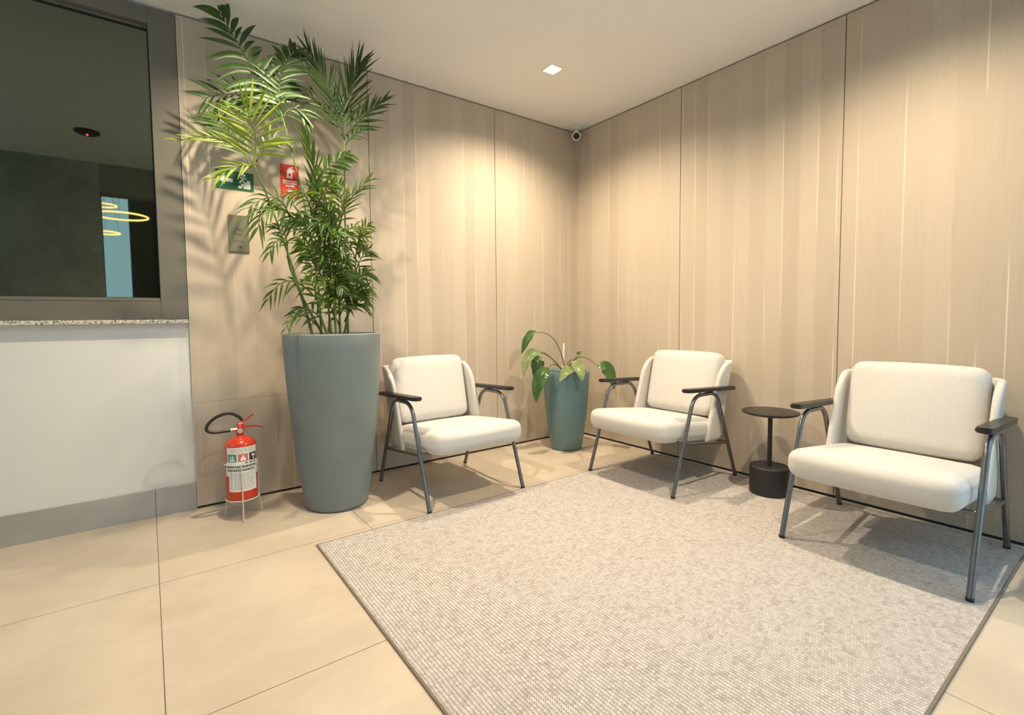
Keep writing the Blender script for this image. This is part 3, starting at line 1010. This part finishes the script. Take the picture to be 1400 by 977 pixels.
words_row(dark, -0.088, 0.070, 0.184, 0.010, 0.004, 0.008, 0.003)
words_row(dark, -0.080, 0.060, 0.166, 0.010, 0.004, 0.008, 0.003)
words_row(dark, 0.010, 0.070, 0.202, 0.006, 0.012, 0.018, 0.006)
for z in (0.279, 0.271, 0.263):
    words_row(grey, -0.055, 0.055, z, 0.003, 0.006, 0.016, 0.003)
z = 0.148
while z > 0.060:
    words_row(grey, -0.064, -0.052, z, 0.003, 0.008, 0.012, 0.004)
    words_row(grey, -0.044, rnd.uniform(0.04, 0.066), z, 0.0028, 0.006, 0.018, 0.003)
    z -= 0.0075
cyl_patch('print', dark, 0.0012, M_INK, lb, 2)['kind'] = 'stuff'
cyl_patch('print', grey, 0.0012, M_GREYINK, lb, 2)['kind'] = 'stuff'
# valve, levers, hose (local x to the right along the wall)
vl = lathe('valve', [(0, 0.343), (0.017, 0.343), (0.019, 0.350), (0.019, 0.372), (0.014, 0.380), (0.012, 0.400), (0, 0.400)], M_REDP, ex, 20)
tube('valve_nut', [(-0.002, -0.024, 0.364), (-0.002, -0.002, 0.364)], 0.0135, M_CHROME, ex, 12)
bm = bmesh.new()
add_box(bm, (-0.010, -0.011, 0.384), (0.020, 0.011, 0.404), 0.003)
bm_obj('valve_body', bm, M_REDP, vl, False)


def lever(name, pts, w, th, tipmat=None):
    """flat bent strip"""
    pts = [V(p) for p in pts]
    verts, faces = [], []
    for i, p in enumerate(pts):
        t_ = (pts[min(i + 1, len(pts) - 1)] - pts[max(i - 1, 0)]).normalized()
        nn = V((-t_.z, 0, t_.x))
        for a, b in ((-1, -1), (1, -1), (1, 1), (-1, 1)):
            verts.append(p + V((0, a * w / 2, 0)) + nn * (b * th / 2))
    for i in range(len(pts) - 1):
        for k in range(4):
            faces.append((i * 4 + k, i * 4 + (k + 1) % 4, i * 4 + 4 + (k + 1) % 4, i * 4 + 4 + k))
    faces += [(0, 1, 2, 3), tuple(len(pts) * 4 - 1 - k for k in range(4))]
    return sharp(mesh_obj(name, verts, faces, M_REDP, ex), 30)


l1 = lever('squeeze_lever', [(-0.012, 0, 0.380), (0.004, 0, 0.398), (0.026, 0, 0.412), (0.050, 0, 0.430), (0.070, 0, 0.446)], 0.017, 0.007)
box('lever_tip', (0.066, -0.008, 0.440), (0.076, 0.008, 0.450), M_PLAST, l1, 0.002)
lever('carry_handle', [(-0.004, 0, 0.378), (0.030, 0, 0.379), (0.070, 0, 0.378), (0.098, 0, 0.372), (0.108, 0, 0.366)], 0.017, 0.007)
tube('safety_pin', [(0.020, -0.016, 0.372), (0.030, -0.017, 0.360), (0.030, -0.018, 0.346)], 0.0015, M_CHROME, ex, 6)


def spline(pts, n=8):
    pts = [V(p) for p in pts]
    P = [2 * pts[0] - pts[1]] + pts + [2 * pts[-1] - pts[-2]]
    out = []
    for i in range(1, len(P) - 2):
        for k in range(n):
            t_ = k / n
            out.append(0.5 * ((2 * P[i]) + (P[i + 1] - P[i - 1]) * t_ + (2 * P[i - 1] - 5 * P[i] + 4 * P[i + 1] - P[i + 2]) * t_ ** 2 + (3 * P[i] - P[i - 1] - 3 * P[i + 1] + P[i + 2]) * t_ ** 3))
    out.append(pts[-1])
    return out


tube('hose', spline([(0.014, 0.004, 0.414), (-0.008, 0.006, 0.440), (-0.045, 0.010, 0.458), (-0.090, 0.012, 0.452), (-0.128, 0.012, 0.430), (-0.152, 0.008, 0.400), (-0.148, 0.002, 0.378), (-0.115, -0.004, 0.368), (-0.070, -0.006, 0.369), (-0.046, -0.006, 0.370)]), 0.0082, M_RUBBER, ex, 10)
tube('hose_coupling', [(-0.052, -0.006, 0.370), (-0.014, -0.003, 0.372)], 0.0078, M_CHROME, ex, 10)


# ------------------------------------------------------------------ signs on the wood wall
def flat(name, polys, y, mt, parent):
    """polys: lists of (x, z) outlines, a printed layer just proud of its plate"""
    verts, faces = [], []
    for pl in polys:
        o = len(verts)
        verts += [(x, y, z) for x, z in pl]
        faces.append(tuple(range(o, o + len(pl))))
    return mesh_obj(name, verts, faces, mt, parent, False)


def rect(x0, x1, z0, z1):
    return [(x0, z0), (x1, z0), (x1, z1), (x0, z1)]


def disc(x, z, r, n=16):
    return [(x + r * math.cos(2 * math.pi * k / n), z + r * math.sin(2 * math.pi * k / n)) for k in range(n)]


def stroke(x0, z0, x1, z1, w):
    d = V((x1 - x0, z1 - z0)).normalized()
    n_ = V((-d.y, d.x)) * (w / 2)
    return [(x0 + n_.x, z0 + n_.y), (x1 + n_.x, z1 + n_.y), (x1 - n_.x, z1 - n_.y), (x0 - n_.x, z0 - n_.y)]


def arc(x, z, r, a0, a1, w, n=12):
    out = []
    for k in range(n):
        p = math.radians(a0 + (a1 - a0) * k / n)
        q = math.radians(a0 + (a1 - a0) * (k + 1) / n)
        out.append([(x + (r + w / 2) * math.cos(p), z + (r + w / 2) * math.sin(p)), (x + (r + w / 2) * math.cos(q), z + (r + w / 2) * math.sin(q)),
                    (x + (r - w / 2) * math.cos(q), z + (r - w / 2) * math.sin(q)), (x + (r - w / 2) * math.cos(p), z + (r - w / 2) * math.sin(p))])
    return out


g = thing('exit_sign', 'green emergency exit sign with white pictograms behind the palm fronds', 'sign', (-2.727, -0.0005, 1.856))
box('plate', (-0.096, -0.003, -0.052), (0.096, 0.0, 0.052), M_SIGNG, g)
flat('arrow', [[(-0.078, -0.002), (-0.052, 0.022), (-0.052, 0.008), (-0.012, 0.008), (-0.012, -0.012), (-0.052, -0.012), (-0.052, -0.026)]], -0.0036, M_LABEL, g)
flat('stair_figure', [rect(0.016, 0.034, -0.040, -0.026), rect(0.030, 0.048, -0.030, -0.014), rect(0.044, 0.062, -0.040, -0.004), rect(0.060, 0.078, -0.040, 0.008)]
     + [disc(0.046, 0.036, 0.008)] + [stroke(0.044, 0.027, 0.036, 0.006, 0.012), stroke(0.036, 0.008, 0.048, -0.006, 0.008), stroke(0.036, 0.008, 0.022, -0.010, 0.008), stroke(0.044, 0.024, 0.060, 0.014, 0.006), stroke(0.042, 0.024, 0.024, 0.020, 0.006)], -0.0036, M_LABEL, g)

g = thing('extinguisher_sign', 'red fire extinguisher sign with white pictogram behind the palm', 'sign', (-2.431, -0.0005, 1.895))
box('plate', (-0.053, -0.003, -0.10), (0.053, 0.0, 0.10), M_SIGNR, g)
flat('pictogram', [rect(-0.016, 0.016, 0.020, 0.068), rect(-0.008, 0.008, 0.068, 0.080), stroke(-0.006, 0.078, 0.020, 0.088, 0.006), stroke(0.010, 0.080, 0.026, 0.060, 0.005)], -0.0036, M_LABEL, g)
flat('flame', [[(-0.004, 0.030), (0.006, 0.030), (0.009, 0.042), (0.002, 0.052), (-0.007, 0.042)]], -0.0042, M_SIGNR, g)
rows_ = []
for z, x0, x1, h in ((0.002, -0.040, 0.040, 0.008), (-0.011, -0.040, 0.040, 0.007), (-0.026, -0.024, 0.024, 0.010)):
    x = x0
    while x < x1:
        w = min(rnd.uniform(0.006, 0.010), x1 - x)
        rows_.append(rect(x, x + w, z - h / 2, z + h / 2))
        x += w + 0.0022
flat('print', rows_, -0.0036, M_LABEL, g)['kind'] = 'stuff'
flat('triangle', [[(-0.014, -0.062), (0.014, -0.062), (0.010, -0.042), (-0.010, -0.042)]], -0.0036, M_LABEL, g)

g = thing('wall_plaque', 'sage grey rectangular wall plaque with small icon and dot', 'plaque', (-2.719, -0.0005, 1.556))
box('plate', (-0.053, -0.010, -0.104), (0.053, 0.0, 0.104), M_PLAQUE, g, 0.0015)
icon = arc(0.012, 0.018, 0.011, -60, 200, 0.003) + arc(-0.012, 0.006, 0.010, 100, 330, 0.003) + [stroke(-0.016, 0.034, -0.006, 0.016, 0.003), stroke(-0.004, 0.034, -0.012, 0.020, 0.003),
        stroke(0.000, 0.000, 0.012, -0.014, 0.003), stroke(0.010, 0.002, 0.000, -0.016, 0.003), stroke(0.004, 0.022, 0.016, 0.012, 0.003)]
flat('icon', icon, -0.0106, M_INK, g)
x, rows_ = -0.026, []
while x < 0.026:
    rows_.append(rect(x, x + 0.0035, -0.046, -0.0425))
    x += 0.0048
flat('print', rows_, -0.0106, M_INK, g)['kind'] = 'stuff'
lathe_dot = tube('button', [(0.004, -0.0125, -0.075), (0.004, -0.009, -0.075)], 0.006, M_INK, g, 14)

# ------------------------------------------------------------------ security camera in the corner
sc = thing('security_camera', 'small white bullet security camera fixed at the ceiling corner', 'camera', (-0.085, -0.085, H))
lathe('base', [(0, 0), (0.046, 0), (0.046, -0.008), (0.040, -0.016), (0.016, -0.020), (0, -0.020)], M_PLAST, sc, 28)
tube('bracket', fillet([(0, 0, -0.018), (0, 0, -0.048), (-0.012, -0.012, -0.060)], 0.012), 0.010, M_PLAST, sc, 12)
dr = V((-0.66, -0.66, -0.36)).normalized()
c0 = V((0.012, 0.012, -0.066))
tube('housing', [c0, c0 + dr * 0.004, c0 + dr * 0.095], lambda q: 0.034 if q > 0 else 0.026, M_PLAST, sc, 28)
tube('hood', [c0 + dr * 0.094, c0 + dr * 0.102], 0.0355, M_PLAST, sc, 28)
M_FACE = mat('camera_front', (0.05, 0.022, 0.015), 0.12)
tube('front_glass', [c0 + dr * 0.1015, c0 + dr * 0.1035], 0.027, M_FACE, sc, 28)
tube('lens_ring', [c0 + dr * 0.103, c0 + dr * 0.105], 0.011, M_BLACK, sc, 18)

# ------------------------------------------------------------------ seen only as reflections in the dark window
sd_ = thing('smoke_detector', 'flat dark detector with red light on the ceiling, reflected in dark window', 'detector', (-3.52, -2.28, H))
lathe('body', [(0, 0), (0.088, 0), (0.088, -0.012), (0.065, -0.026), (0, -0.028)], M_BLACK, sd_, 32)
lathe('indicator', [(0, -0.027), (0.009, -0.028), (0.007, -0.034), (0, -0.036)], M_LED, sd_, 12)
for i, (c, r, lab) in enumerate((((-3.465, -7.8, 2.95), 0.39, 'large glowing ring pendant in the lobby reflected in dark window'),
                                 ((-3.77, -9.3, 3.39), 0.20, 'smaller upper glowing ring pendant reflected in dark window'),
                                 ((-3.72, -8.6, 2.75), 0.20, 'smaller lower glowing ring pendant reflected in dark window'))):
    rp = thing('ring_pendant', lab, 'pendant lamp', c, group='ring pendants in the lobby')
    tube('ring', ring_path((0, 0, 0), r, 64), 0.015, M_RING, rp, 8, True)
    for k in range(3):
        a = 2.1 * k + 0.4
        tube('wire', [(r * math.cos(a), r * math.sin(a), 0.01), (0, 0, 4.4 - c[2])], 0.002, M_BLACK, rp, 5)
